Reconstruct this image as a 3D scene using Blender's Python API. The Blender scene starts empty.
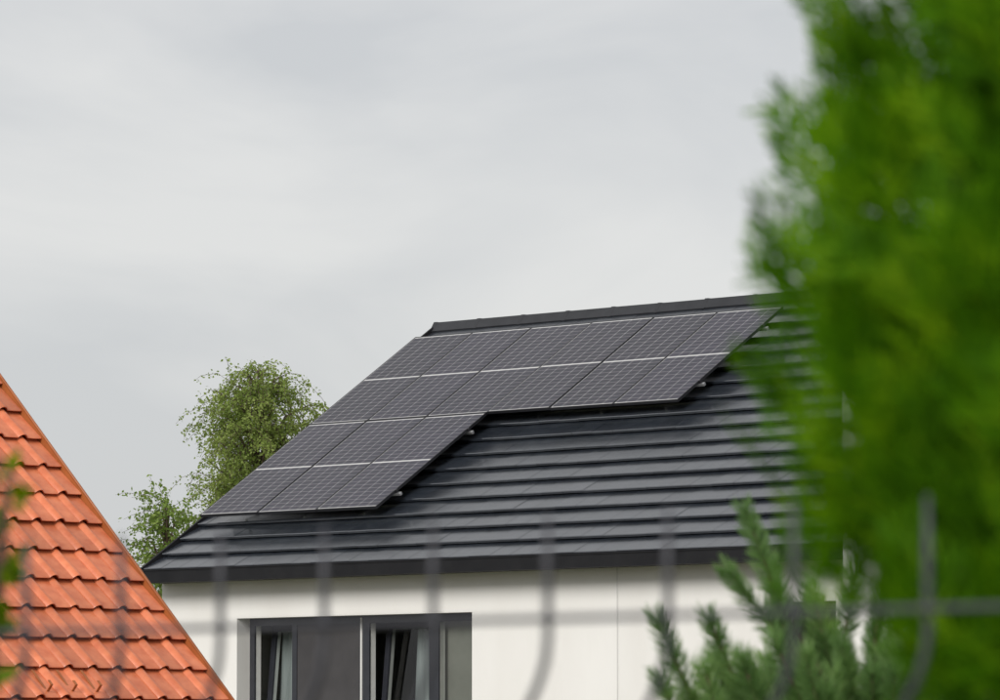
import bpy, math, random
import numpy as np
from mathutils import Vector, Matrix
R = math.radians
scene = bpy.context.scene
col = scene.collection
random.seed(7)

# ------------------------------------------------------------------ camera
EYE = 1.6
cam_data = bpy.data.cameras.new('camera')
cam = bpy.data.objects.new('camera', cam_data)
col.objects.link(cam)
cam.location = (0, 0, EYE)
cam.rotation_euler = (R(90) + 0.0762063, 0, 0)
cam_data.sensor_width = 36.0
cam_data.lens = 187.2
cam_data.clip_start = 0.1
cam_data.clip_end = 6000
cam_data.dof.use_dof = True
cam_data.dof.focus_distance = 60.0
cam_data.dof.aperture_fstop = 14.2
cam_data.dof.aperture_blades = 7
scene.camera = cam

# ------------------------------------------------------------------ world: overcast sky
SUN_EL, SUN_AZ = R(31), R(208)          # azimuth clockwise from the viewing direction (+Y)
world = bpy.data.worlds.new('World')
scene.world = world
world.use_nodes = True
wn, wl = world.node_tree.nodes, world.node_tree.links
wn.clear()
w_out = wn.new('ShaderNodeOutputWorld')
w_bg = wn.new('ShaderNodeBackground')
w_bg.inputs['Strength'].default_value = 0.1
sky = wn.new('ShaderNodeTexSky')
sky.sky_type = 'NISHITA'
sky.sun_disc = False
sky.sun_elevation = SUN_EL
sky.sun_rotation = SUN_AZ
tc = wn.new('ShaderNodeTexCoord')
mp = wn.new('ShaderNodeMapping')
mp.inputs['Scale'].default_value = (1.0, 1.0, 2.6)
mp.inputs['Location'].default_value = (0.37, 0.9, 0.21)
wl.new(tc.outputs['Generated'], mp.inputs['Vector'])
nz = wn.new('ShaderNodeTexNoise')
nz.inputs['Scale'].default_value = 8.0
nz.inputs['Detail'].default_value = 5.0
nz.inputs['Roughness'].default_value = 0.5
nz.inputs['Distortion'].default_value = 0.6
wl.new(mp.outputs['Vector'], nz.inputs['Vector'])
cr = wn.new('ShaderNodeValToRGB')
cr.color_ramp.elements[0].position = 0.36
cr.color_ramp.elements[0].color = (0.81, 0.822, 0.842, 1)
cr.color_ramp.elements[1].position = 0.62
cr.color_ramp.elements[1].color = (1.0, 0.995, 0.985, 1)
wl.new(nz.outputs['Fac'], cr.inputs['Fac'])
sc_ = wn.new('ShaderNodeVectorMath')
sc_.operation = 'SCALE'
sc_.inputs['Scale'].default_value = 4.3
wl.new(cr.outputs['Color'], sc_.inputs[0])
mx = wn.new('ShaderNodeMix')
mx.data_type = 'RGBA'
mx.inputs['Factor'].default_value = 0.95
wl.new(sky.outputs['Color'], mx.inputs['A'])
wl.new(sc_.outputs['Vector'], mx.inputs['B'])
wl.new(mx.outputs['Result'], w_bg.inputs['Color'])
wl.new(w_bg.outputs['Background'], w_out.inputs['Surface'])

# ------------------------------------------------------------------ sun behind the cloud
sun_d = bpy.data.lights.new('sun', 'SUN')
sun_d.energy = 1.5
sun_d.angle = R(24)
sun_d.color = (1.0, 0.965, 0.92)
sun = bpy.data.objects.new('sun', sun_d)
col.objects.link(sun)
sun.location = (-10, -20, 40)
to_sun = Vector((math.sin(SUN_AZ) * math.cos(SUN_EL), math.cos(SUN_AZ) * math.cos(SUN_EL), math.sin(SUN_EL)))
sun.rotation_euler = to_sun.to_track_quat('Z', 'Y').to_euler()

scene.view_settings.view_transform = 'Standard'
scene.view_settings.look = 'None'
scene.view_settings.gamma = 1.0
scene.view_settings.use_curve_mapping = False
scene.view_settings.exposure = 0.78
scene.cycles.use_denoising = True
scene.cycles.max_bounces = 8
scene.cycles.transparent_max_bounces = 16

# ------------------------------------------------------------------ helpers
class MB:
    def __init__(s):
        s.v, s.f = [], []
    def add(s, verts, faces):
        o = len(s.v)
        s.v += [tuple(p) for p in verts]
        s.f += [tuple(i + o for i in f) for f in faces]
        return s
    def box(s, x0, x1, y0, y1, z0, z1, bev=0.0):
        if bev <= 0:
            return s.add([(x0, y0, z0), (x1, y0, z0), (x1, y1, z0), (x0, y1, z0),
                          (x0, y0, z1), (x1, y0, z1), (x1, y1, z1), (x0, y1, z1)],
                         [(0, 3, 2, 1), (4, 5, 6, 7), (0, 1, 5, 4), (1, 2, 6, 5), (2, 3, 7, 6), (3, 0, 4, 7)])
        import bmesh
        bm = bmesh.new()
        bmesh.ops.create_cube(bm, size=1.0)
        for q in bm.verts:
            q.co = Vector(((x0 + x1) / 2 + q.co.x * (x1 - x0), (y0 + y1) / 2 + q.co.y * (y1 - y0), (z0 + z1) / 2 + q.co.z * (z1 - z0)))
        bmesh.ops.bevel(bm, geom=bm.edges[:], offset=bev, segments=1, affect='EDGES')
        bm.verts.ensure_lookup_table()
        s.add([q.co[:] for q in bm.verts], [[q.index for q in f.verts] for f in bm.faces])
        bm.free()
        return s
    def prism(s, prof, x0, x1):
        """closed profile of (y, z), counter-clockwise seen from +x, extruded along x"""
        n = len(prof)
        vs = [(x0, y, z) for y, z in prof] + [(x1, y, z) for y, z in prof]
        fs = [tuple(range(n))[::-1], tuple(range(n, 2 * n))]
        fs += [(i, (i + 1) % n, n + (i + 1) % n, n + i) for i in range(n)]
        return s.add(vs, fs)
    def tube(s, path, rad, n=6, cap=True):
        path = [Vector(p) for p in path]
        if not hasattr(rad, '__len__'):
            rad = [rad] * len(path)
        t0 = (path[1] - path[0]).normalized()
        ref = Vector((0, 0, 1)) if abs(t0.z) < 0.9 else Vector((1, 0, 0))
        u = t0.cross(ref).normalized()
        vs = []
        for i, p in enumerate(path):
            a = path[max(i - 1, 0)]
            b = path[min(i + 1, len(path) - 1)]
            t = (b - a).normalized()
            u = (u - t * u.dot(t)).normalized()
            w = t.cross(u)
            for k in range(n):
                an = 2 * math.pi * k / n
                vs.append(p + (u * math.cos(an) + w * math.sin(an)) * rad[i])
        fs = []
        for i in range(len(path) - 1):
            for k in range(n):
                fs.append((i * n + k, i * n + (k + 1) % n, (i + 1) * n + (k + 1) % n, (i + 1) * n + k))
        if cap:
            fs.append(tuple(range(n))[::-1])
            fs.append(tuple(range((len(path) - 1) * n, len(path) * n)))
        return s.add(vs, fs)
    def mesh(s, name, mat, smooth=False):
        me = bpy.data.meshes.new(name)
        me.from_pydata(s.v, [], s.f)
        me.materials.append(mat)
        if smooth:
            me.polygons.foreach_set('use_smooth', [True] * len(me.polygons))
        me.update()
        return me
    def build(s, name, mat, parent=None, smooth=False):
        return link(name, s.mesh(name, mat, smooth), parent)

def link(name, me, parent=None):
    o = bpy.data.objects.new(name, me)
    col.objects.link(o)
    if parent:
        o.parent = parent
    return o

def np_mesh(name, V, Fq, mat, parent=None, smooth=False):
    """V (n,3) array, Fq (m,3|4) array"""
    me = bpy.data.meshes.new(name)
    V = np.asarray(V, np.float32)
    Fq = np.asarray(Fq, np.int32)
    k = Fq.shape[1]
    me.vertices.add(len(V))
    me.vertices.foreach_set('co', V.ravel())
    me.loops.add(Fq.size)
    me.loops.foreach_set('vertex_index', Fq.ravel())
    me.polygons.add(len(Fq))
    me.polygons.foreach_set('loop_start', np.arange(0, Fq.size, k, dtype=np.int32))
    me.polygons.foreach_set('loop_total', np.full(len(Fq), k, np.int32))
    me.update(calc_edges=True)
    me.materials.append(mat)
    return link(name, me, parent)

def empty(name, loc=(0, 0, 0), rz=0.0):
    o = bpy.data.objects.new(name, None)
    o.empty_display_size = 0.3
    col.objects.link(o)
    o.location = loc
    o.rotation_euler = (0, 0, rz)
    return o

def tag(o, label=None, cat=None, group=None, kind=None):
    if label: o['label'] = label
    if cat: o['category'] = cat
    if group: o['group'] = group
    if kind: o['kind'] = kind
    return o

# ------------------------------------------------------------------ materials
def mat_new(name):
    m = bpy.data.materials.new(name)
    m.use_nodes = True
    nt = m.node_tree
    return m, nt.nodes, nt.links, nt.nodes['Principled BSDF']

def surf(name, c1, c2, rough=0.6, scale=20.0, spec=0.5, bump=0.0, bscale=None, metal=0.0,
         rvar=0.0, obj_rand=0.0, stretch=(1, 1, 1), coat=0.0, detail=5.0, ior=1.5):
    """two-tone noise material in object space, optional per-object brightness change and bump"""
    m, n, l, p = mat_new(name)
    t = n.new('ShaderNodeTexCoord')
    mpn = n.new('ShaderNodeMapping')
    mpn.inputs['Scale'].default_value = stretch
    l.new(t.outputs['Object'], mpn.inputs['Vector'])
    oi = n.new('ShaderNodeObjectInfo')
    av = n.new('ShaderNodeVectorMath'); av.operation = 'ADD'
    sv = n.new('ShaderNodeVectorMath'); sv.operation = 'SCALE'
    sv.inputs[0].default_value = (13.1, 7.7, 5.3)
    l.new(oi.outputs['Random'], sv.inputs['Scale'])
    l.new(mpn.outputs['Vector'], av.inputs[0])
    l.new(sv.outputs['Vector'], av.inputs[1])
    nz = n.new('ShaderNodeTexNoise')
    nz.inputs['Scale'].default_value = scale
    nz.inputs['Detail'].default_value = detail
    nz.inputs['Roughness'].default_value = 0.6
    l.new(av.outputs['Vector'], nz.inputs['Vector'])
    rp = n.new('ShaderNodeValToRGB')
    rp.color_ramp.elements[0].position = 0.32
    rp.color_ramp.elements[1].position = 0.68
    rp.color_ramp.elements[0].color = (*c1, 1)
    rp.color_ramp.elements[1].color = (*c2, 1)
    l.new(nz.outputs['Fac'], rp.inputs['Fac'])
    out = rp.outputs['Color']
    if obj_rand > 0:
        mr = n.new('ShaderNodeMapRange')
        mr.inputs['To Min'].default_value = 1 - obj_rand
        mr.inputs['To Max'].default_value = 1 + obj_rand
        l.new(oi.outputs['Random'], mr.inputs['Value'])
        hv = n.new('ShaderNodeHueSaturation')
        l.new(mr.outputs['Result'], hv.inputs['Value'])
        l.new(out, hv.inputs['Color'])
        out = hv.outputs['Color']
    l.new(out, p.inputs['Base Color'])
    p.inputs['Roughness'].default_value = rough
    p.inputs['Specular IOR Level'].default_value = spec
    p.inputs['Metallic'].default_value = metal
    p.inputs['Coat Weight'].default_value = coat
    p.inputs['IOR'].default_value = ior
    if rvar > 0:
        mr2 = n.new('ShaderNodeMapRange')
        mr2.inputs['To Min'].default_value = max(0.02, rough - rvar)
        mr2.inputs['To Max'].default_value = rough + rvar
        nz2 = n.new('ShaderNodeTexNoise')
        nz2.inputs['Scale'].default_value = scale * 0.37
        nz2.inputs['Detail'].default_value = 3
        l.new(av.outputs['Vector'], nz2.inputs['Vector'])
        l.new(nz2.outputs['Fac'], mr2.inputs['Value'])
        l.new(mr2.outputs['Result'], p.inputs['Roughness'])
    if bump > 0:
        nb = n.new('ShaderNodeTexNoise')
        nb.inputs['Scale'].default_value = bscale or scale * 3
        nb.inputs['Detail'].default_value = 4
        l.new(av.outputs['Vector'], nb.inputs['Vector'])
        bp = n.new('ShaderNodeBump')
        bp.inputs['Strength'].default_value = 1.0
        bp.inputs['Distance'].default_value = bump
        l.new(nb.outputs['Fac'], bp.inputs['Height'])
        l.new(bp.outputs['Normal'], p.inputs['Normal'])
    return m

def leaf_mat(name, c_a, c_b, c_c, trans=0.35, rough=0.5, spec=0.35, clump=8.0):
    """every leaf (mesh island) gets its own tone; part of the light passes through"""
    m, n, l, p = mat_new(name)
    g = n.new('ShaderNodeNewGeometry')
    rp = n.new('ShaderNodeValToRGB')
    e = rp.color_ramp.elements
    e[0].position, e[0].color = 0.0, (*c_a, 1)
    e[1].position, e[1].color = 1.0, (*c_c, 1)
    k = e.new(0.55); k.color = (*c_b, 1)
    t = n.new('ShaderNodeTexCoord')
    nz = n.new('ShaderNodeTexNoise')
    nz.inputs['Scale'].default_value = clump
    nz.inputs['Detail'].default_value = 2.0
    l.new(t.outputs['Object'], nz.inputs['Vector'])
    mr = n.new('ShaderNodeMapRange')
    mr.inputs['From Min'].default_value = 0.33
    mr.inputs['From Max'].default_value = 0.67
    l.new(nz.outputs['Fac'], mr.inputs['Value'])
    mf = n.new('ShaderNodeMix')
    mf.inputs['Factor'].default_value = 0.6
    l.new(g.outputs['Random Per Island'], mf.inputs['A'])
    l.new(mr.outputs['Result'], mf.inputs['B'])
    l.new(mf.outputs['Result'], rp.inputs['Fac'])
    l.new(rp.outputs['Color'], p.inputs['Base Color'])
    p.inputs['Roughness'].default_value = rough
    p.inputs['Specular IOR Level'].default_value = spec
    tr = n.new('ShaderNodeBsdfTranslucent')
    hv = n.new('ShaderNodeHueSaturation')
    hv.inputs['Saturation'].default_value = 1.1
    hv.inputs['Value'].default_value = 1.25
    l.new(rp.outputs['Color'], hv.inputs['Color'])
    l.new(hv.outputs['Color'], tr.inputs['Color'])
    mxs = n.new('ShaderNodeMixShader')
    mxs.inputs['Fac'].default_value = trans
    l.new(p.outputs['BSDF'], mxs.inputs[1])
    l.new(tr.outputs['BSDF'], mxs.inputs[2])
    l.new(mxs.outputs['Shader'], n['Material Output'].inputs['Surface'])
    return m

def glass_mat(name, tint=(1, 1, 1), rough=0.01, ior=1.5):
    m, n, l, p = mat_new(name)
    n.remove(p)
    fr = n.new('ShaderNodeFresnel'); fr.inputs['IOR'].default_value = ior
    tp = n.new('ShaderNodeBsdfTransparent'); tp.inputs['Color'].default_value = (*tint, 1)
    gl = n.new('ShaderNodeBsdfGlossy'); gl.inputs['Roughness'].default_value = rough
    t = n.new('ShaderNodeTexCoord')
    nz = n.new('ShaderNodeTexNoise'); nz.inputs['Scale'].default_value = 2.3
    l.new(t.outputs['Object'], nz.inputs['Vector'])
    bp = n.new('ShaderNodeBump'); bp.inputs['Distance'].default_value = 0.0006
    l.new(nz.outputs['Fac'], bp.inputs['Height'])
    l.new(bp.outputs['Normal'], gl.inputs['Normal'])
    mxs = n.new('ShaderNodeMixShader')
    l.new(fr.outputs['Fac'], mxs.inputs['Fac'])
    l.new(tp.outputs['BSDF'], mxs.inputs[1])
    l.new(gl.outputs['BSDF'], mxs.inputs[2])
    l.new(mxs.outputs['Shader'], n['Material Output'].inputs['Surface'])
    return m

M = {}
M['grass'] = surf('grass', (0.075, 0.085, 0.04), (0.13, 0.13, 0.08), 0.9, 3.0, bump=0.03, bscale=30)
M['render'] = surf('white_render', (0.80, 0.785, 0.755), (0.85, 0.84, 0.815), 0.85, 1.4, stretch=(1, 1, 0.3), spec=0.25, bump=0.0015, bscale=160)
M['cream_render'] = surf('cream_render', (0.60, 0.52, 0.38), (0.66, 0.58, 0.44), 0.85, 1.5, spec=0.25, bump=0.0015, bscale=160)
M['slate'] = surf('dark_tile', (0.015, 0.019, 0.026), (0.027, 0.032, 0.041), 0.20, 7.0, ior=1.95, spec=0.75, bump=0.0003, bscale=140, rvar=0.05, obj_rand=0.15)
M['slate_deck'] = surf('roof_deck', (0.012, 0.012, 0.013), (0.02, 0.02, 0.021), 0.8, 6.0, spec=0.2)
M['dark_metal'] = surf('anthracite_metal', (0.008, 0.008, 0.010), (0.014, 0.014, 0.016), 0.6, 4.0, spec=0.25, rvar=0.08)
M['ridge'] = surf('ridge_tile', (0.012, 0.013, 0.016), (0.022, 0.023, 0.027), 0.42, 7.0, spec=0.5, bump=0.0004, bscale=120, obj_rand=0.15)
M['frame_black'] = surf('black_anodised_frame', (0.012, 0.012, 0.015), (0.02, 0.02, 0.024), 0.4, 9.0)
M['backsheet'] = surf('white_backsheet', (0.66, 0.66, 0.66), (0.74, 0.74, 0.73), 0.6, 3.0)
M['cell'] = surf('silicon_cell', (0.019, 0.016, 0.032), (0.030, 0.025, 0.047), 0.45, 3.0, spec=0.3, obj_rand=0.2)
M['panel_glass'] = glass_mat('panel_glass', (0.96, 0.96, 0.96), 0.06)
M['aluminium'] = surf('aluminium', (0.62, 0.63, 0.64), (0.75, 0.75, 0.76), 0.35, 12.0, metal=0.9)
M['window_glass'] = glass_mat('window_glass', (0.86, 0.89, 0.88), 0.005)
M['window_dark'] = surf('window_frame_anthracite', (0.024, 0.026, 0.034), (0.034, 0.036, 0.045), 0.4, 6.0)
M['window_white'] = surf('window_frame_white', (0.68, 0.68, 0.66), (0.76, 0.76, 0.74), 0.4, 6.0)
M['screen'] = surf('grey_screen', (0.055, 0.053, 0.056), (0.075, 0.072, 0.075), 0.7, 2.0, spec=0.25, bump=0.0005, bscale=300)
M['curtain'] = surf('pale_curtain', (0.24, 0.27, 0.27), (0.33, 0.36, 0.36), 0.9, 2.0, stretch=(9, 1, 0.3))
M['blind'] = surf('grey_blind', (0.22, 0.22, 0.19), (0.28, 0.28, 0.245), 0.9, 2.0)
M['room'] = surf('room_wall', (0.28, 0.28, 0.26), (0.34, 0.34, 0.31), 0.9, 2.0)
M['sill'] = surf('grey_sill', (0.20, 0.20, 0.20), (0.26, 0.26, 0.26), 0.5, 6.0)
M['clay'] = surf('orange_clay_tile', (0.53, 0.135, 0.056), (0.68, 0.215, 0.100), 0.32, 9.0, spec=0.5, bump=0.0008, bscale=90, rvar=0.07, obj_rand=0.16)
M['clay_trim'] = surf('orange_brown_trim', (0.30, 0.085, 0.022), (0.38, 0.12, 0.032), 0.5, 6.0)
M['fence'] = surf('grey_fence_paint', (0.045, 0.045, 0.056), (0.065, 0.065, 0.078), 0.5, 30.0)
M['bark'] = surf('brown_bark', (0.06, 0.040, 0.025), (0.13, 0.09, 0.06), 0.9, 25.0, bump=0.004, bscale=50, stretch=(1, 1, 0.25))
M['birch_bark'] = surf('birch_bark', (0.10, 0.09, 0.075), (0.50, 0.48, 0.44), 0.8, 9.0, stretch=(0.6, 0.6, 3.0), bump=0.003)
M['thuja'] = leaf_mat('thuja_scales', (0.024, 0.085, 0.002), (0.095, 0.25, 0.004), (0.27, 0.46, 0.012), 0.5, 0.7, 0.12, 17.0)
M['pine'] = leaf_mat('pine_needles', (0.105, 0.195, 0.062), (0.20, 0.33, 0.115), (0.34, 0.48, 0.18), 0.5, 0.45, 0.4)
M['birch'] = leaf_mat('birch_leaves', (0.17, 0.235, 0.060), (0.28, 0.36, 0.10), (0.40, 0.47, 0.16), 0.5, 0.6, 0.2, 1.6)
M['willow'] = leaf_mat('shrub_leaves', (0.13, 0.20, 0.045), (0.22, 0.31, 0.075), (0.32, 0.41, 0.12), 0.5, 0.6, 0.2, 1.6)
M['hedge'] = leaf_mat('yellow_green_leaves', (0.07, 0.14, 0.006), (0.15, 0.24, 0.010), (0.32, 0.33, 0.015), 0.5, 0.5, 0.3)
M['pot'] = surf('sandstone_base', (0.25, 0.24, 0.22), (0.33, 0.32, 0.30), 0.9, 20.0, bump=0.002)

# ------------------------------------------------------------------ ground (a shallow dip in front of the houses)
def ground_z(x, y):
    def ss(a, b, t):
        t = min(1, max(0, (t - a) / (b - a)))
        return t * t * (3 - 2 * t)
    dip = -1.0 * ss(13, 30, y) * (1 - ss(44, 58, y)) * (1 - ss(6, 30, abs(x + 5)))
    return dip
xs = [-3000, -800, -250, -90, -50] + [-35 + 2.5 * i for i in range(25)] + [45, 90, 250, 800, 3000]
ys = [-800, -200, -60, -20, -5] + [2.5 * i for i in range(33)] + [95, 130, 200, 400, 900, 2000, 4000]
g = MB()
g.add([(x, y, ground_z(x, y)) for y in ys for x in xs],
      [(j * len(xs) + i, j * len(xs) + i + 1, (j + 1) * len(xs) + i + 1, (j + 1) * len(xs) + i)
       for j in range(len(ys) - 1) for i in range(len(xs) - 1)])
tag(g.build('ground', M['grass'], smooth=True), kind='structure')

# ================================================================== white house with the solar roof
YAW, SL = 0.8139343, 0.5876893
CS, SN = math.cos(SL), math.sin(SL)
HX, HY, ZP = -1.0428, 63.84, 6.638
house = empty('white_house', (HX, HY, 0), -YAW)
tag(house, 'white rendered house with dark grey tiled roof carrying the solar panels', 'house')

def rp(u, v, n):
    """u along the ridge, v down the slope, n off the panel plane -> house coordinates"""
    return (u, -v * CS - n * SN, ZP - v * SN + n * CS)

NT = -0.156                         # tile plane below the panel plane
WY = -3.85                          # front wall
X0, X1 = -0.205, 13.6
VR = -0.62                          # ridge on the tile plane
yr, zr = rp(0, VR, NT)[1:]
ye, ze = rp(0, 5.05, NT - 0.10)[1:]
WB = 2 * yr - WY                    # back wall
zw = 3.60
# walls: front wall with two openings, the others plain
OPEN = [(1.154, 5.145, 0.95, 3.085), (9.83, 10.623, 1.3, 3.10)]
wall = empty('tmp')
bpy.data.objects.remove(wall)
w = MB()
T = 0.32
cuts = sorted([X0] + [a for o in OPEN for a in o[:2]] + [X1])
for i in range(len(cuts) - 1):
    a, b = cuts[i], cuts[i + 1]
    op = [o for o in OPEN if abs(o[0] - a) < 1e-6]
    if op:
        w.box(a, b, WY, WY + T, 0, op[0][2])
        w.box(a, b, WY, WY + T, op[0][3], zw)
    else:
        w.box(a, b, WY, WY + T, 0, zw)
w.box(X0, X1, WB - T, WB, 0, zw)
gz = zr - 0.22
for a, b in ((X0, X0 + T), (X1 - T, X1)):
    w.prism([(WY + T, 0), (WB - T, 0), (WB - T, zw), (yr, gz), (WY + T, zw)], a, b)
wall = w.build('wall', M['render'], house)
# room behind the window
rm = MB()
rm.box(0.9, 5.6, WY + 3.0, WY + 3.1, 0.3, 3.3)
rm.box(0.9, 5.6, WY + T + 0.01, WY + 3.0, 0.2, 0.3)
rm.box(0.9, 5.6, WY + T + 0.01, WY + 3.0, 3.3, 3.4)
rm.box(0.8, 0.9, WY + T + 0.01, WY + 3.1, 0.2, 3.4)
rm.box(5.6, 5.7, WY + T + 0.01, WY + 3.1, 0.2, 3.4)
rm.box(9.4, 11.0, WY + 1.6, WY + 1.7, 0.3, 3.3)
rm.build('room', M['room'], house)
tag(MB().tube([(7.445, WY - 0.02, 0.0), (7.445, WY - 0.02, 3.56)], 0.0018, 6).build('lightning_wire', M['sill'], house))

# roof deck: front and back slopes as slabs
XR0, XR1 = -0.22, 13.9
dk = MB()
def slab(v0, v1, n0, n1):
    return [rp(0, v1, n0)[1:], rp(0, v0, n0)[1:], rp(0, v0, n1)[1:], rp(0, v1, n1)[1:]]
pr = slab(VR, 5.05, NT - 0.16, NT - 0.075)
dk.prism([pr[0], pr[1], pr[2], pr[3]], XR0 + 0.03, XR1 - 0.03)
mir = [(2 * yr - y, z) for y, z in pr]
dk.prism(mir[::-1], XR0 + 0.03, XR1 - 0.03)
roof = dk.build('roof', M['slate_deck'], house)
tag(roof, 'dark grey flat tiled roof')

# flat interlocking tiles, one object each where they can be seen
TP, TW = 0.332, 0.33
def tile_mesh(seed):
    rn = random.Random(seed)
    hw = TW / 2 - 0.0010
    L = 0.42
    t = 0.030
    dz = [rn.uniform(-0.0012, 0.0012) for _ in range(2)]
    dn = rn.uniform(-0.003, 0.003)
    # x across, y up the slope from the nose, z off the roof
    drop = 0.046
    vs = []
    for sx, d in ((-hw, dz[0]), (hw, dz[1])):
        vs += [(sx, dn, -t + d), (sx, dn, -0.006 + d), (sx, dn + 0.009, d), (sx, L, -drop * L / TP + d), (sx, L, -drop * L / TP - 0.02 + d), (sx, 0.05 + dn, -t + 0.004 + d)]
    n = 6
    fs = [tuple(range(n)), tuple(range(n, 2 * n))[::-1]]
    fs += [(i, n + i, n + (i + 1) % n, (i + 1) % n) for i in range(n)]
    b = MB().add(vs, fs)
    # raised lock strip along one edge
    e = hw - 0.030
    return b
tile_ms = [tile_mesh(i).mesh('roof_tile', M['slate']) for i in range(6)]
slope_rot = Matrix.Rotation(SL, 4, 'X')
rest = MB()
n_ind = 0
PW, PH = 1.04, 2.08                  # panel pitch across and down
BAYX = 11.79
rt = random.Random(3)
for k in range(17):
    v = 5.087 - TP * k
    off = 0 if k % 2 == 0 else TW / 2
    i = 0
    x = XR0 + 0.02 - off
    while x < XR1 - 0.02:
        a, b_ = max(x, XR0 + 0.02), min(x + TW, XR1 - 0.02)
        x += TW
        if b_ - a < 0.06:
            continue
        u = (a + b_) / 2
        hidden = (u < 3.12 and v < 4.05) or (u < 6.24 and v < 1.95) or u > 10.15 or (u > 9.2 and v > 4.8)
        me = tile_ms[rt.randrange(6)]
        jit = rt.uniform(-0.0015, 0.0015)
        p = rp(u, v, NT + jit)
        sxx = (b_ - a) / TW
        if not hidden and n_ind < 300:
            o = link('roof_tile', me, roof)
            o.matrix_local = Matrix.Translation(p) @ slope_rot @ Matrix.Diagonal((sxx, 1, 1, 1))
            n_ind += 1
        else:
            mt = Matrix.Translation(p) @ slope_rot @ Matrix.Diagonal((sxx, 1, 1, 1))
            rest.add([mt @ q.co for q in me.vertices], [tuple(f.vertices) for f in me.polygons])
# back slope, never in view from the street side: same tiles joined
brot = Matrix.Rotation(math.pi, 4, 'Z') @ slope_rot
for k in range(17):
    v = 5.087 - TP * k
    for i in range(int((XR1 - XR0) / TW)):
        u = XR0 + 0.02 + TW * (i + 0.5)
        p = rp(u, v, NT)
        mt = Matrix.Translation((u, 2 * yr - p[1], p[2])) @ brot
        me = tile_ms[(i * 7 + k * 3) % 6]
        rest.add([mt @ q.co for q in me.vertices], [tuple(f.vertices) for f in me.polygons])
tag(rest.build('tile_field', M['slate'], roof), kind='stuff')

# ridge tiles: angular caps
def ridge_mesh():
    b = MB()
    L = 0.80
    wv = 0.16
    a, dn_ = wv * CS, wv * SN
    def ring(x, g_):
        return [(x, -a - g_, -dn_ - g_), (x, -0.060 - g_ * .4, 0.024 + g_), (x, 0.060 + g_ * .4, 0.024 + g_), (x, a + g_, -dn_ - g_),
                (x, a - 0.02, -dn_ - 0.035), (x, 0.07, -0.01), (x, -0.07, -0.01), (x, -a + 0.02, -dn_ - 0.035)]
    rs = [ring(0, 0.006), ring(0.05, 0.006), ring(0.055, 0), ring(L, 0)]
    vs = [q for r_ in rs for q in r_]
    fs = [tuple(range(8)), tuple(range(24, 32))[::-1]]
    for j in range(3):
        for i in range(8):
            fs.append((j * 8 + i, (j + 1) * 8 + i, (j + 1) * 8 + (i + 1) % 8, j * 8 + (i + 1) % 8))
    return b.add(vs, fs).mesh('ridge_tile', M['ridge'])
rmesh = ridge_mesh()
x = XR0 - 0.03
while x < XR1:
    o = link('ridge_tile', rmesh, roof)
    o.location = (x, yr, zr - 0.018 + rt.uniform(-0.002, 0.002))
    x += 0.785

# verge trims along both rakes, front and back
for xa in (XR0 - 0.022, XR1 - 0.008):
    q = slab(VR, 5.12, NT - 0.17, NT + 0.012)
    MB().prism(q, xa, xa + 0.03).build('verge_trim', M['dark_metal'], roof)
    MB().prism([(2 * yr - y, z) for y, z in q][::-1], xa, xa + 0.03).build('verge_trim', M['dark_metal'], roof)
# box gutter and soffit
gy = ye - 0.02
gt = MB()
for s in (1, -1):
    def yy(y): return y if s == 1 else 2 * yr - y
    for (a, b, c, d) in ((-4.215, -4.190, 3.515, 3.655), (-4.190, -4.07, 3.515, 3.535), (-4.095, -4.07, 3.535, 3.66)):
        lo, hi = sorted((yy(a), yy(b)))
        gt.box(XR0, XR1, lo, hi, c, d)
    lo, hi = sorted((yy(-4.218), yy(-4.19)))
    gt.box(XR0, XR1, lo - (0.006 if s == 1 else 0), hi + (0 if s == 1 else 0.006), 3.655, 3.672)
gt.build('gutter', M['dark_metal'], roof)
sf = MB()
sf.box(XR0 + 0.02, XR1 - 0.02, -4.068, WY - 0.002, 3.52, 3.545)
sf.box(XR0 + 0.02, XR1 - 0.02, 2 * yr - WY + 0.002, 2 * yr + 4.068, 3.52, 3.545)
sf.build('soffit', M['dark_metal'], roof)

# projecting bay on the near end
bay = MB()
bay.box(BAYX, BAYX + 3.6, -5.0, WY + 2.6, 0, 5.75)
bay.build('bay_wall', M['render'], house)
bay = MB()
bay.box(BAYX - 0.03, BAYX + 3.63, -5.03, WY + 2.63, 5.75, 5.83)
bay.build('bay_coping', M['dark_metal'], house)

# the wide window
FY = WY + 0.197                       # outer face of the frame
wx0, wx1, wz0, wz1 = OPEN[0]
fr = MB()
FD = 0.022
fr.box(wx0, wx1, FY, FY + FD, wz1 - 0.085, wz1)
fr.box(wx0, wx1, FY, FY + FD, wz0, wz0 + 0.085)
fr.box(wx0, wx0 + 0.085, FY, FY + FD, wz0 + 0.085, wz1 - 0.085)
fr.box(wx1 - 0.085, wx1, FY, FY + FD, wz0 + 0.085, wz1 - 0.085)
for a, b in ((1.90, 1.98), (3.06, 3.23), (4.23, 4.39)):
    fr.box(a, b, FY + 0.001, FY + FD, wz0 + 0.085, wz1 - 0.085)
win = fr.build('window', M['window_dark'], house)
fi = MB()
for a, b in ((wx0, wx0 + 0.082), (1.903, 1.977), (3.063, 3.227), (4.233, 4.387), (wx1 - 0.082, wx1)):
    fi.box(a, b, FY + FD + 0.001, FY + 0.10, wz0 + 0.01, wz1 - 0.01)
fi.build('inner_frame', M['window_white'], win)
tag(win, 'wide dark framed window with two tilted sashes and a grey screen')
def sheet(xa, xb, y, za, zb):
    return MB().add([(xa, y, za), (xb, y, za), (xb, y, zb), (xa, y, zb)], [(0, 1, 2, 3)])
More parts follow.
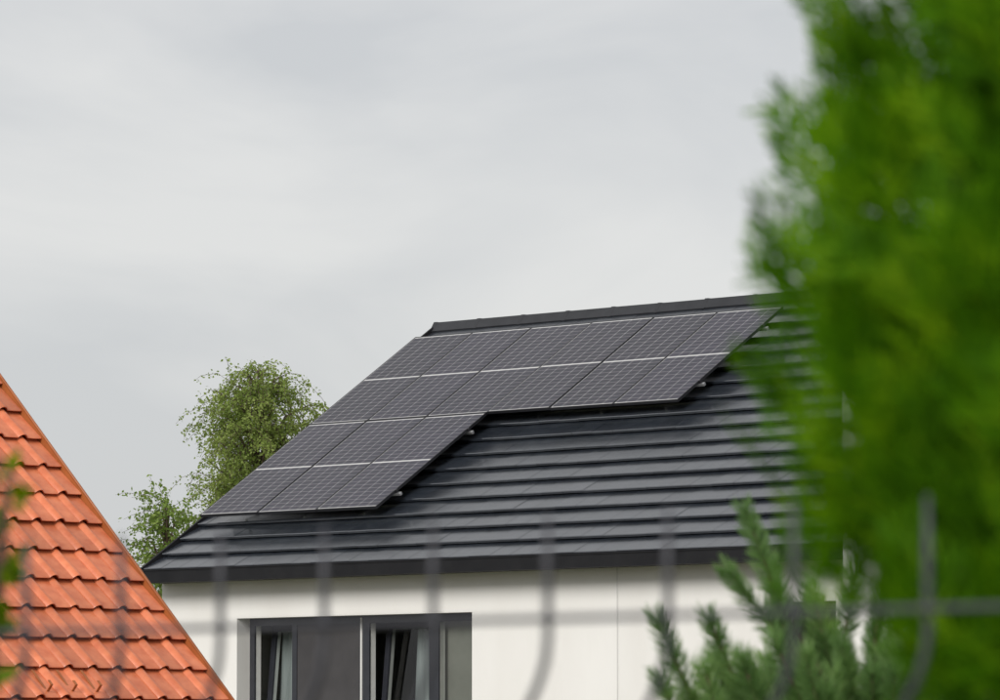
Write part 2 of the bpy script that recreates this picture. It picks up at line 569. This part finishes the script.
def sash(x0, x1, z0, z1, tilt):
    e = MB()
    s_ = 0.075
    dpt = 0.045
    def ringbox(mb, ya, yb, sw):
        mb.box(x0, x0 + sw, ya, yb, 0, z1 - z0)
        mb.box(x1 - sw, x1, ya, yb, 0, z1 - z0)
        mb.box(x0 + sw, x1 - sw, ya, yb, 0, sw)
        mb.box(x0 + sw, x1 - sw, ya, yb, z1 - z0 - sw, z1 - z0)
    m1, m2 = MB(), MB()
    ringbox(m1, 0, 0.028, s_)
    ringbox(m2, 0.029, 0.075, s_)
    pane = sheet(x0 + s_ * .6, x1 - s_ * .6, 0.0285, s_ * .6, z1 - z0 - s_ * .6)
    for mb, nm, mt in ((m1, 'sash_frame', 'window_dark'), (m2, 'sash_inner_frame', 'window_white'), (pane, 'pane', 'window_glass')):
        o = mb.build(nm, M[mt], win)
        o.location = (0, FY + 0.105, z0)
        o.rotation_euler = (-tilt, 0, 0)
zi0, zi1 = wz0 + 0.06, wz1 - 0.06
sash(wx0 + 0.06, 1.94, zi0, zi1, R(5.5))
sash(3.20, 4.26, zi0, zi1, R(5.5))
MB().box(1.98, 3.06, FY + 0.012, FY + 0.020, wz0 + 0.085, wz1 - 0.085).build('screen', M['screen'], win)
MB().box(3.09, 3.115, FY - 0.012, FY + 0.001, wz0 + 0.085, wz1 - 0.02).build('guide_rail', M['window_white'], win)
sheet(4.39, wx1 - 0.085, FY + 0.03, wz0 + 0.085, wz1 - 0.085).build('pane', M['window_glass'], win)
def curtain(x0, x1, y, z0, z1, mat, amp, nm):
    n = max(8, int((x1 - x0) / 0.02))
    vs, fs = [], []
    for i in range(n + 1):
        x = x0 + (x1 - x0) * i / n
        yy_ = y + amp * math.sin(x * 46) + amp * .6 * math.sin(x * 23 + 1)
        vs += [(x - 0.16 * (1 - i / n), yy_, z0), (x, yy_, z1)]
    for i in range(n):
        fs.append((2 * i, 2 * i + 2, 2 * i + 3, 2 * i + 1))
    o = MB().add(vs, fs).build(nm, M[mat], win, smooth=True)
curtain(1.28, 1.90, FY + 0.40, 0.4, 3.2, 'curtain', 0.012, 'curtain')
curtain(3.62, 4.20, FY + 0.40, 0.4, 3.2, 'curtain', 0.012, 'curtain')
curtain(4.205, 5.3, FY + 0.16, 0.4, 3.2, 'blind', 0.0, 'blind')
MB().box(wx0 - 0.03, wx1 + 0.03, WY - 0.04, FY + 0.002, wz0 - 0.03, wz0 + 0.004, 0.004).build('sill', M['sill'], win)
# narrow window by the bay
a0, a1, b0, b1 = OPEN[1]
fr = MB()
fr.box(a0, a1, FY, FY + FD, b1 - 0.085, b1)
fr.box(a0, a1, FY, FY + FD, b0, b0 + 0.085)
fr.box(a0, a0 + 0.085, FY, FY + FD, b0 + 0.085, b1 - 0.085)
fr.box(a1 - 0.085, a1, FY, FY + FD, b0 + 0.085, b1 - 0.085)
win2 = fr.build('window', M['window_dark'], house)
tag(win2, 'narrow dark framed window')
sheet(a0 + 0.085, a1 - 0.085, FY + 0.03, b0 + 0.085, b1 - 0.085).build('pane', M['window_glass'], win2)

# ------------------------------------------------------------------ solar panels (top-level things lying on the roof)
pw, ph = 1.030, 2.066
FH = 0.035
def frame_m():
    b = MB()
    e = 0.008
    b.box(0, e, -ph, 0, -FH, 0, 0.0015)
    b.box(pw - e, pw, -ph, 0, -FH, 0, 0.0015)
    b.box(e, pw - e, -e, 0, -FH, 0)
    b.box(e, pw - e, -ph, -ph + e, -FH, 0)
    b.box(e, pw - e, -ph + e, -e, -FH, -FH + 0.004)
    return b.mesh('frame', M['frame_black'])
def back_m():
    return MB().box(0.011, pw - 0.011, -ph + 0.011, -0.011, -0.008, -0.006).mesh('backsheet', M['backsheet'])
def cells_m():
    b = MB()
    mx_, my_, mid = 0.018, 0.030, 0.028
    nx, ny = 6, 12
    cw = (pw - 2 * mx_ - 5 * 0.0058) / nx
    half = (ph - 2 * my_ - mid) / 2
    ch = (half - 11 * 0.0038) / ny
    for hf in range(2):
        top = -my_ - hf * (half + mid)
        for j in range(ny):
            ya = top - j * (ch + 0.0038)
            for i in range(nx):
                xa = mx_ + i * (cw + 0.0058)
                c = 0.007
                b.add([(xa + c, ya, -0.005), (xa, ya - c, -0.005), (xa, ya - ch + c, -0.005), (xa + c, ya - ch, -0.005),
                       (xa + cw - c, ya - ch, -0.005), (xa + cw, ya - ch + c, -0.005), (xa + cw, ya - c, -0.005), (xa + cw - c, ya, -0.005)],
                      [tuple(range(8))])
    return b.mesh('solar_cells', M['cell'])
def glass_m():
    return MB().add([(0.011, -ph + 0.011, -0.002), (pw - 0.011, -ph + 0.011, -0.002), (pw - 0.011, -0.011, -0.002), (0.011, -0.011, -0.002)], [(0, 1, 2, 3)]).mesh('glass', M['panel_glass'])
parts = [('frame', frame_m()), ('backsheet', back_m()), ('solar_cells', cells_m()), ('glass', glass_m())]
hm = Matrix.Translation((HX, HY, 0)) @ Matrix.Rotation(-YAW, 4, 'Z')
ORD = ['first', 'second', 'third', 'fourth', 'fifth', 'sixth']
rs_ = random.Random(11)
for row, cnt in ((0, 6), (1, 3)):
    for c in range(cnt):
        o = empty('solar_panel')
        mt = hm @ Matrix.Translation(rp(c * PW + 0.005, row * PH + 0.007, rs_.uniform(-0.003, 0.003))) @ slope_rot @ \
            Matrix.Rotation(R(rs_.uniform(-0.05, 0.05)), 4, 'X') @ Matrix.Rotation(R(rs_.uniform(-0.05, 0.05)), 4, 'Y')
        o.matrix_world = mt
        last = c == cnt - 1
        if row == 0:
            lb = 'black framed solar panel in the row under the ridge, %s from the birch end' % ORD[c]
        else:
            lb = 'black framed solar panel in the short lower row, %s from the birch end' % ORD[c]
        tag(o, lb, 'solar panel', 'solar panels on the dark roof')
        for nm, me in parts:
            q = link(nm, me, o)
            if nm == 'solar_cells':
                q['kind'] = 'stuff'
# mounting rails
for row, v, xe, lb in ((0, 0.42, 6 * PW, 'aluminium mounting rail under the long panel row, close to the ridge'),
                       (0, 1.66, 6 * PW, 'aluminium mounting rail under the long panel row, its lower one'),
                       (1, 2.44, 3 * PW, 'aluminium mounting rail under the short panel row, its upper one'),
                       (1, 3.79, 3 * PW, 'aluminium mounting rail under the short panel row, close to the gutter')):
    o = empty('mounting_rail')
    o.matrix_world = hm @ Matrix.Translation(rp(0, v, -FH - 0.006)) @ slope_rot
    tag(o, lb, 'mounting rail', 'rails carrying the solar panels')
    b = MB()
    b.box(0.05, xe + 0.06, -0.018, 0.018, -0.036, 0.0, 0.003)
    b.build('rail', M['aluminium'], o)
    MB().box(xe - 0.002, xe + 0.022, -0.018, 0.018, 0.001, FH + 0.008, 0.003).build('end_clamp', M['frame_black'], o)
    x = 0.45
    hk = MB()
    hk.box(0, 0.035, -0.10, -0.021, -0.034, -0.028)
    hk.box(0, 0.035, -0.027, -0.021, -0.028, -0.006)
    hk.box(0, 0.035, -0.106, -0.10, -0.10, -0.028)
    hk.box(0, 0.035, -0.10, 0.12, -0.10, -0.094)
    hme = hk.mesh('roof_hook', M['aluminium'])
    while x < xe:
        q = link('roof_hook', hme, o)
        q.location = (x, 0, 0)
        x += 1.04

# ================================================================== neighbouring house with the orange roof
OYAW, OSL = 0.782570169, 0.752626424
OC, OS = math.cos(OSL), math.sin(OSL)
WT, LT = 0.22, 0.31187
OX, OY, OZ = -3.5177, 38.1774, 4.0692
GZ = -1.0
oh = empty('orange_roof_house', (OX, OY, GZ), math.pi / 2 - OYAW)
tag(oh, 'cream house with steep orange clay tile roof beside the white house', 'house')
def op(x, d, n):
    """x along the ridge (verge at 0), d down the slope from course zero, n off the roof"""
    return (x, -d * OC - n * OS, OZ - GZ - d * OS + n * OC)
ND, XD = -6.4, -11.0        # ridge above course zero, far end
ED = 16.4 * LT              # eave
rdy, rdz = op(0, ND, 0)[1:]
evy, evz = op(0, ED, 0)[1:]
wl_ = MB()
fy = evy + 0.45
wz = evz - 0.12 + 0.45 * math.tan(OSL) - 0.35
wl_.prism([(fy, 0), (2 * rdy - fy, 0), (2 * rdy - fy, wz), (rdy, rdz - 0.45), (fy, wz)], XD + 0.15, -0.12)
wl_.build('wall', M['cream_render'], oh)
dk = MB()
q = [op(0, ED, -0.13)[1:], op(0, ND, -0.13)[1:], op(0, ND, -0.055)[1:], op(0, ED, -0.055)[1:]]
dk.prism(q, XD, -0.015)
dk.prism([(2 * rdy - y, z) for y, z in q][::-1], XD, -0.015)
oroof = dk.build('roof', M['clay_trim'], oh)
tag(oroof, 'steep orange pantile roof')
def pantile(seed):
    rn = random.Random(seed)
    n = 22
    L = LT * 1.22
    top0, top1 = [], []
    def prof(t):
        # roll near the left edge, shallow dished pan to the right
        if t < 0.39:
            s_ = (t - 0.20) / 0.19
            return 0.030 * max(0.0, math.cos(min(1, max(-1, s_)) * math.pi / 2)) ** 0.75
        s_ = (t - 0.39) / 0.61
        return -0.0015 * math.sin(s_ * math.pi)
    rise = -0.036 * L / LT
    jz = rn.uniform(-0.003, 0.003)
    jy = rn.uniform(-0.004, 0.004)
    vs = []
    for i in range(n + 1):
        t = i / n
        x = -WT + t * WT * 1.01
        h = prof(t) + jz
        vs += [(x, jy + 0.004, h - 0.013), (x, jy, h - 0.004), (x, jy + 0.010, h), (x, L, h + rise)]
    fs = []
    for i in range(n):
        a, b = 4 * i, 4 * i + 4
        for k in range(3):
            fs.append((a + k, b + k, b + k + 1, a + k + 1))
        fs.append((a, a + 3, b + 3, b))
    fs.append((0, 1, 2, 3)); fs.append((4 * n + 3, 4 * n + 2, 4 * n + 1, 4 * n))
    me = MB().add(vs, fs).mesh('clay_tile', M['clay'])
    me.polygons.foreach_set('use_smooth', [True] * len(me.polygons))
    me.set_sharp_from_angle(angle=R(40))
    return me
pts = [pantile(i + 50) for i in range(5)]
orot = Matrix.Rotation(OSL, 4, 'X')
n_or = 0
rest = MB()
ro = random.Random(5)
NC = int(-XD / WT)
for i in range(-20, 17):
    d = i * LT
    if d < ND + 0.05:
        continue
    for j in range(NC):
        me = pts[ro.randrange(5)]
        mt = Matrix.Translation(op(-j * WT, d, ro.uniform(-0.002, 0.002))) @ orot
        if -5 <= i <= 14 and j < 15 and j <= 3 + (i + 5) * 0.95:
            o = link('clay_tile', me, oroof)
            o.matrix_local = mt
            n_or += 1
        else:
            rest.add([mt @ q_.co for q_ in me.vertices], [tuple(f.vertices) for f in me.polygons])
tag(rest.build('tile_field', M['clay'], oroof, smooth=False), kind='stuff')
# verge flashing: rolled metal edge and barge board
vb = MB()
q = [op(0, ED + 0.03, -0.16)[1:], op(0, ND, -0.16)[1:], op(0, ND, 0.006)[1:], op(0, ED + 0.03, 0.006)[1:]]
vb.prism(q, 0.006, 0.024)
vb.build('barge_board', M['clay_trim'], oroof)
vb = MB()
vb.tube([op(0.020, ED + 0.03, 0.010), op(0.020, ND, 0.010)], 0.011, 8)
vb.build('verge_roll', M['clay_trim'], oroof, smooth=True)
vb = MB().tube([(XD, rdy, rdz + 0.02), (0.04, rdy, rdz + 0.02)], 0.12, 10)
vb.build('ridge_cap', M['clay'], oroof, smooth=True)
# snow guard hooks on the lower courses
hk = MB()
hk.box(-0.010, 0.010, -0.10, 0.12, 0.0, 0.006)
hk.box(-0.010, 0.010, -0.106, -0.10, 0.0, 0.075)
hk.box(-0.010, 0.010, -0.10, -0.06, 0.069, 0.075)
hme = hk.mesh('snow_hook', M['window_dark'])
hme2 = hk.mesh('snow_hook', M['clay_trim'])
for j in range(5, 8):
    o = link('snow_hook', hme2, oroof)
    o.matrix_local = Matrix.Translation(op(-(j + 0.32) * WT, 9.45 * LT, -0.018)) @ orot

# ================================================================== vegetation
def rot_to(d, roll=0.0):
    d = Vector(d).normalized()
    return d.to_track_quat('Y', 'Z').to_matrix() @ Matrix.Rotation(roll, 3, 'Y')

def inst_np(bases, mats, offs, scl):
    """place copies of several base meshes (V,F) -> joined arrays"""
    Vs, Fs, o = [], [], 0
    for i, (m_, p_, s_) in enumerate(zip(mats, offs, scl)):
        V, Fq = bases[i % len(bases)]
        Vs.append((V * s_) @ np.array(m_).T + np.array(p_))
        Fs.append(Fq + o)
        o += len(V)
    return np.concatenate(Vs), np.concatenate(Fs)

def frond(seed):
    """a flat thuja spray: axis with alternating branchlets, all narrow pointed quads in the XY plane, tip at +Y"""
    rn = random.Random(seed)
    V, Fq = [], []
    def strip(a, b, w, z0, z1):
        a, b = np.array(a, float), np.array(b, float)
        d = b - a
        L = np.linalg.norm(d)
        t = np.array([-d[1], d[0]]) / L * w / 2
        o = len(V)
        for q, ww, zz in ((a, 1.0, z0), (b, 0.45, z1)):
            for sg in (1, -1):
                V.append((*(q + t * ww * sg), zz))
        Fq.append((o, o + 1, o + 3, o + 2))
    L = 0.075
    strip((0, 0), (0, L), 0.0032, 0, -0.006)
    n = 13
    for i in range(n):
        t = 0.12 + 0.8 * i / n
        sg = 1 if i % 2 else -1
        ln = L * 0.52 * (1 - 0.75 * t) * rn.uniform(0.8, 1.2)
        an = R(rn.uniform(38, 52))
        a = (0, t * L)
        b = (sg * ln * math.sin(an), t * L + ln * math.cos(an))
        z = -0.006 * t
        z1 = z + rn.uniform(-0.004, 0.004)
        strip(a, b, 0.0034, z, z1)
        if ln > 0.018:
            for s2 in (0.45, 0.7):
                c = (a[0] + (b[0] - a[0]) * s2, a[1] + (b[1] - a[1]) * s2)
                l2 = ln * 0.42
                a2 = an * 0.15 * sg
                strip(c, (c[0] + l2 * math.sin(a2), c[1] + l2 * math.cos(a2)), 0.0030, z + (z1 - z) * s2, z1)
    return np.array(V), np.array(Fq)
fronds = [frond(i) for i in range(6)]

def interp(tab, z):
    for (a, ra), (b, rb) in zip(tab, tab[1:]):
        if a <= z <= b:
            return ra + (rb - ra) * (z - a) / (b - a)
    return tab[0][1] if z < tab[0][0] else tab[-1][1]

def thuja(cx, cy, tab, H, nb, per, seed):
    rn = random.Random(seed)
    root = empty('thuja_tree', (cx, cy, ground_z(cx, cy)))
    tr = MB()
    tr.tube([(0, 0, 0), (0.01, 0.005, H * .4), (-0.005, 0.01, H * .75), (0, 0, H * .97)], [0.045, 0.034, 0.018, 0.004], 8)
    mats, offs, scl = [], [], []
    for i in range(nb):
        z = 0.15 + (H - 0.2) * ((i + rn.random()) / nb) ** 0.95
        az = i * 2.39996 + rn.uniform(-.3, .3)
        rr = interp(tab, z) * rn.uniform(0.90, 1.03)
        rise = rn.uniform(0.08, 0.22)
        tip = Vector((math.cos(az) * rr, math.sin(az) * rr, z))
        base = Vector((0, 0, max(0.08, z - rise - rr * 0.5)))
        mid = (base + tip) / 2 + Vector((math.cos(az), math.sin(az), -0.6)) * rr * 0.10
        tr.tube([base, mid, mid.lerp(tip, .7)], [0.006, 0.004, 0.001], 4, cap=False)
        out = Vector((math.cos(az), math.sin(az), 0))
        side = Vector((-math.sin(az), math.cos(az), 0))
        for k in range(per):
            t = rn.random() ** 0.55
            c = mid.lerp(tip, t) if t > .25 else base.lerp(mid, .5 + 2 * t)
            sp = 0.045
            c = c + Vector((rn.gauss(0, sp * .6), rn.gauss(0, sp * .6), rn.gauss(0, sp * .7)))
            d = out * rn.uniform(0.2, 0.9) + Vector((0, 0, rn.uniform(0.45, 1.1))) + side * rn.uniform(-.55, .55)
            sc1 = rn.uniform(0.75, 1.45)
            e = c + d.normalized() * (0.075 * sc1 - 0.03)
            if math.hypot(e.x, e.y) > interp(tab, e.z) + 0.064 or e.z > H + .05:
                continue
            mats.append(rot_to(d, rn.uniform(0, math.pi * 2)))
            offs.append(c - d.normalized() * 0.03)
            scl.append(sc1)
    tr.build('trunk', M['bark'], root, smooth=True)
    V, Fq = inst_np(fronds, mats, offs, scl)
    np_mesh('crown', V, Fq, M['thuja'], root)
    return root

TH = thuja(0.585, 3.46, [(0.0, .34), (0.6, .44), (1.2, .42), (1.5, .30), (1.6, .255), (1.66, .27), (1.71, .335), (1.78, .365), (1.85, .378), (1.93, .388), (2.0, .37), (2.09, .345), (2.5, .24), (2.95, .02)], 2.95, 1150, 14, 5)
tag(TH, 'tall bright green thuja with feathery sprays standing behind the wire fence', 'tree')

# ---- pine
def shoot_needles(base, tip, rn, V, Fq, nl=0.046, dens=2500, wd=0.0021):
    base, tip = Vector(base), Vector(tip)
    ax = tip - base
    L = ax.length
    ax.normalize()
    u = ax.orthogonal().normalized()
    w = ax.cross(u)
    n = int(dens * L)
    for i in range(n):
        t = rn.random() ** 0.9
        an = rn.uniform(0, 2 * math.pi)
        out = u * math.cos(an) + w * math.sin(an)
        p = base + ax * (L * t)
        fwd = 0.75 + 0.9 * t ** 3
        d = (out * rn.uniform(0.7, 1.0) + ax * fwd * rn.uniform(0.8, 1.2)).normalized()
        ln = nl * rn.uniform(0.75, 1.1)
        s = d.cross(Vector((rn.gauss(0, 1), rn.gauss(0, 1), rn.gauss(0, 1)))).normalized() * wd / 2
        m = p + d * ln * 0.6 + out * ln * 0.02
        e = p + d * ln - out * ln * 0.03
        o = len(V)
        V += [p - s, p + s, m + s, m - s, e + s * .3, e - s * .3]
        Fq += [(o, o + 1, o + 2, o + 3), (o + 3, o + 2, o + 4, o + 5)]

def pine(cx, cy, leaders, seed):
    rn = random.Random(seed)
    root = empty('young_pine', (cx, cy, ground_z(cx, cy)))
    tr = MB()
    tr.tube([(0, 0, 0), (0.02, 0, 0.7), (-0.01, 0.01, 1.3), (0, 0, 1.8)], [0.05, 0.04, 0.028, 0.010], 8)
    V, Fq = [], []
    bases = []
    for b, t in leaders:
        bases.append((Vector(b), Vector(t)))
    for i in range(520):
        z = rn.uniform(-0.75, 1.0)
        az = rn.uniform(0, 2 * math.pi)
        rr = math.sqrt(max(0, 1 - z * z)) if z > 0 else 1.0
        s = rn.uniform(0.55, 1.0)
        c = Vector((math.cos(az) * rr * 0.43 * s, math.sin(az) * rr * 0.43 * s, 1.36 + z * 0.42 * (s if z > 0 else 1)))
        d = Vector((math.cos(az) * rr * .65, math.sin(az) * rr * .65, rn.uniform(0.45, 1.25))).normalized()
        bases.append((c, c + d * rn.uniform(0.07, 0.14)))
    for b, t in bases:
        jz = min(max(0.25, b.z - 0.35 * math.hypot(b.x, b.y) - 0.15), 1.7)
        a = Vector((0, 0, jz))
        m = a.lerp(b, 0.55) + Vector((0, 0, -0.05))
        tr.tube([a, m, b, t], [0.009, 0.006, 0.004, 0.0025], 4, cap=False)
        shoot_needles(b, t, rn, V, Fq)
        bk = b + (m - b).normalized() * min(0.09, (m - b).length)
        shoot_needles(bk, b, rn, V, Fq, 0.042, 2400)
    tr.build('trunk', M['bark'], root, smooth=True)
    np_mesh('crown', np.array([p[:] for p in V]), np.array(Fq), M['pine'], root)
    return root
PX, PY = 0.74, 10.1
def pl(x, z, y=10.0): return (x - PX, y - PY, z)
PN = pine(PX, PY, [
    (pl(.533, 1.885), pl(.474, 2.05)), (pl(.56, 1.75), pl(.533, 1.885)),
    (pl(.545, 1.80, 9.95), pl(.438, 1.928, 9.9)),
    (pl(.365, 1.69, 9.9), pl(.300, 1.838, 9.88)), (pl(.41, 1.60, 9.95), pl(.365, 1.69, 9.9)),
    (pl(.455, 1.71, 9.9), pl(.396, 1.84, 9.86)), (pl(.50, 1.60, 9.95), pl(.455, 1.71, 9.9)),
    (pl(.345, 1.63, 9.85), pl(.302, 1.725, 9.82)), (pl(.555, 1.83, 10.05), pl(.525, 1.945, 10.05)),
    (pl(.49, 1.66, 9.8), pl(.455, 1.765, 9.78)), (pl(.42, 1.62, 9.8), pl(.385, 1.745, 9.78)),
    (pl(.56, 1.70, 9.8), pl(.515, 1.80, 9.78)), (pl(.66, 1.80, 10.0), pl(.68, 1.93, 10.0)),
    (pl(.72, 1.82, 10.0), pl(.76, 1.95, 9.98)), (pl(.62, 1.78, 10.1), pl(.60, 1.90, 10.1)),
    (pl(.43, 1.55, 9.8), pl(.35, 1.64, 9.78)), (pl(.60, 1.66, 9.75), pl(.57, 1.77, 9.72))], 9)
tag(PN, 'young pine with upright needle covered shoots in front of the white wall', 'tree')

# ---- deciduous trees behind the house
def leafy_tree(name, loc, H, crown, mat, bark, nl, ntw, nlf, leaf, droop, seed, trunk_r=0.11):
    """crown: list of (z, radius) ; limbs leave the trunk, twigs hang from them, leaves sit on the twigs"""
    rn = random.Random(seed)
    root = empty(name, loc)
    tr = MB()
    tr.tube([(0, 0, 0), (0.06, 0.02, H * .3), (-0.04, 0.05, H * .6), (0.02, 0, H * .9), (0, 0, H * .99)],
            [trunk_r, trunk_r * .8, trunk_r * .55, trunk_r * .2, 0.01], 8)
    tw = MB()
    z0, z1 = crown[0][0], crown[-1][0]
    V, Fq = [], []
    for i in range(nl):
        z = z0 + (z1 - z0) * (i + rn.random()) / nl
        az = i * 2.39996 + rn.uniform(-.4, .4)
        rr = interp(crown, z) * rn.uniform(0.45, 1.16)
        d = Vector((math.cos(az), math.sin(az), 0))
        tip = d * rr + Vector((0, 0, z))
        a = Vector((0, 0, max(0.4, z - 0.45 - rr * .65)))
        mid = a.lerp(tip, .55) + Vector((0, 0, .18 + .1 * rr))
        tw.tube([a, mid, tip], [0.030, 0.016, 0.005], 5, cap=False)
        for k in range(ntw):
            t = rn.uniform(0.15, 1.0)
            p = (a.lerp(mid, t * 2) if t < .5 else mid.lerp(tip, t * 2 - 1))
            dd = (d * rn.uniform(0.0, 1.0) + Vector((rn.gauss(0, .6), rn.gauss(0, .6), rn.uniform(-.3, .8)))).normalized()
            L = rn.uniform(.4, 1.0)
            pts_ = [p]
            for s in range(5):
                dd = (dd + Vector((0, 0, -droop * rn.uniform(.6, 1.3)))).normalized()
                pts_.append(pts_[-1] + dd * L / 5)
            tw.tube(pts_[::2] + [pts_[-1]], [0.004] * 3 + [0.002], 3, cap=False)
            for q in range(nlf):
                t2 = rn.uniform(0.15, 1.0) * 5
                i2 = min(4, int(t2))
                c = pts_[i2].lerp(pts_[i2 + 1], t2 - i2) + Vector((rn.gauss(0, .035), rn.gauss(0, .035), rn.gauss(0, .035)))
                ax = Vector((rn.gauss(0, 1), rn.gauss(0, 1), rn.uniform(-1.6, .4))).normalized()
                sd = ax.cross(Vector((rn.gauss(0, 1), rn.gauss(0, 1), rn.gauss(0, 1)))).normalized()
                l_ = leaf * rn.uniform(.7, 1.25)
                w_ = l_ * 0.33
                o = len(V)
                V += [c, c + ax * l_ * .45 + sd * w_, c + ax * l_, c + ax * l_ * .45 - sd * w_]
                Fq.append((o, o + 1, o + 2, o + 3))
    tr.build('trunk', M[bark], root, smooth=True)
    tag(tw.build('branches', M['bark'], root, smooth=True), kind='stuff')
    np_mesh('crown', np.array([p[:] for p in V]), np.array(Fq), M[mat], root)
    return root
BD = 100.0
bx_ = (256 - 500) / 5200 * BD
b1 = leafy_tree('birch_tree', (bx_, BD, 0), 8.85, [(3.4, .5), (4.8, .75), (6.0, 1.10), (6.9, 1.45), (7.8, 1.38), (8.4, 1.08), (8.8, .7), (8.95, .4)],
                'birch', 'birch_bark', 135, 16, 28, 0.064, 0.40, 4)
tag(b1, 'leafy birch with drooping twigs rising behind the dark roof', 'tree')
bx_ = (167 - 500) / 5200 * 95.0
b2 = leafy_tree('small_tree', (bx_, 95.0, 0), 6.1, [(1.5, .8), (3.2, .80), (4.6, .60), (5.4, .42), (5.9, .25), (6.1, .1)],
                'willow', 'bark', 60, 10, 24, 0.075, 0.16, 14, 0.07)
tag(b2, 'small loose leafed tree between the orange roof and the birch', 'tree')

# ---- shrub at the fence, mostly outside the frame
def shrub(cx, cy, seed):
    rn = random.Random(seed)
    root = empty('leafy_shrub', (cx, cy, 0))
    tr = MB()
    V, Fq = [], []
    for i in range(200):
        az = rn.uniform(0, 2 * math.pi)
        rr = 0.24 * math.sqrt(rn.random())
        h = rn.uniform(1.35, 1.90) - rr * .2
        p0 = Vector((rn.uniform(-.05, .05), rn.uniform(-.05, .05), 0))
        p2 = Vector((math.cos(az) * rr, math.sin(az) * rr, h))
        p1 = p0.lerp(p2, .5) + Vector((0, 0, .12))
        tr.tube([p0, p1, p2], [0.008, 0.005, 0.002], 5, cap=False)
        for k in range(60):
            t = rn.uniform(.45, 1.0)
            c = p1.lerp(p2, t * 2 - 1) if t > .5 else p0.lerp(p1, t * 2)
            c = c + Vector((rn.gauss(0, .012), rn.gauss(0, .012), rn.gauss(0, .012)))
            ax = Vector((rn.gauss(0, .8), rn.gauss(0, .8), rn.uniform(-.2, 1.2))).normalized()
            sd = ax.cross(Vector((rn.gauss(0, 1), rn.gauss(0, 1), rn.gauss(0, 1)))).normalized()
            l_ = rn.uniform(.022, .040)
            o = len(V)
            V += [c, c + ax * l_ * .45 + sd * l_ * .25, c + ax * l_, c + ax * l_ * .45 - sd * l_ * .25]
            Fq.append((o, o + 1, o + 2, o + 3))
    tr.build('stem', M['bark'], root, smooth=True)
    np_mesh('foliage', np.array([p[:] for p in V]), np.array(Fq), M['hedge'], root)
    return root
sh = shrub(-0.635, 4.42, 8)
tag(sh, 'yellow green leafy shrub behind the wire fence, beside the orange roof', 'shrub')

# ================================================================== wire fence close by
FX0, FA, FZ0, FB = 0.25507, -0.0747536, 3.1, 0.0834805
fence = empty('wire_fence', (FX0, FZ0, 0), math.atan2(FB, FA))      # local +x runs away to the left
tag(fence, 'grey wire fence with upright bars that curl below the top rail', 'fence')
SP = math.hypot(FA, FB)
RZ = 1.682
BR = 0.0027
pk = MB()
path = [(0, 0, RZ + 0.068), (0, 0, RZ + 0.03), (0, 0, RZ), (0, 0, RZ - 0.012)]
for i in range(1, 13):
    t = i / 12
    s = t * t * (3 - 2 * t)
    path.append((SP * s, 0, RZ - 0.012 - 0.17 * t))
path += [(SP, 0, 1.0), (SP, 0, 0.08)]
pk.tube(path, [BR * .6] + [BR] * (len(path) - 1), 8)
pkm = pk.mesh('bar', M['fence'], True)
K0, K1 = -9, 18
for k in range(K0, K1 + 1):
    o = link('bar', pkm, fence)
    o.location = (k * SP, 0, 0)
for z in (RZ, 1.35, 0.75, 0.16):
    MB().tube([((K0 - 1) * SP, 0.0066, z), ((K1 + 2) * SP, 0.0066, z)], 0.0022, 8).build('rail', M['fence'], fence, smooth=True)
for k in (K0 - 1, K1 + 2):
    b = MB()
    b.box(k * SP - 0.03, k * SP + 0.03, 0.0, 0.04, 0, RZ + 0.12, 0.003)
    b.box(k * SP - 0.033, k * SP + 0.033, -0.003, 0.043, RZ + 0.12, RZ + 0.13, 0.003)
    b.build('post', M['fence'], fence)
MB().box((K0 - 1) * SP, (K1 + 2) * SP, -0.03, 0.05, -0.05, 0.075, 0.006).build('base_board', M['pot'], fence)
print('tiles', n_ind, 'clay', n_or)
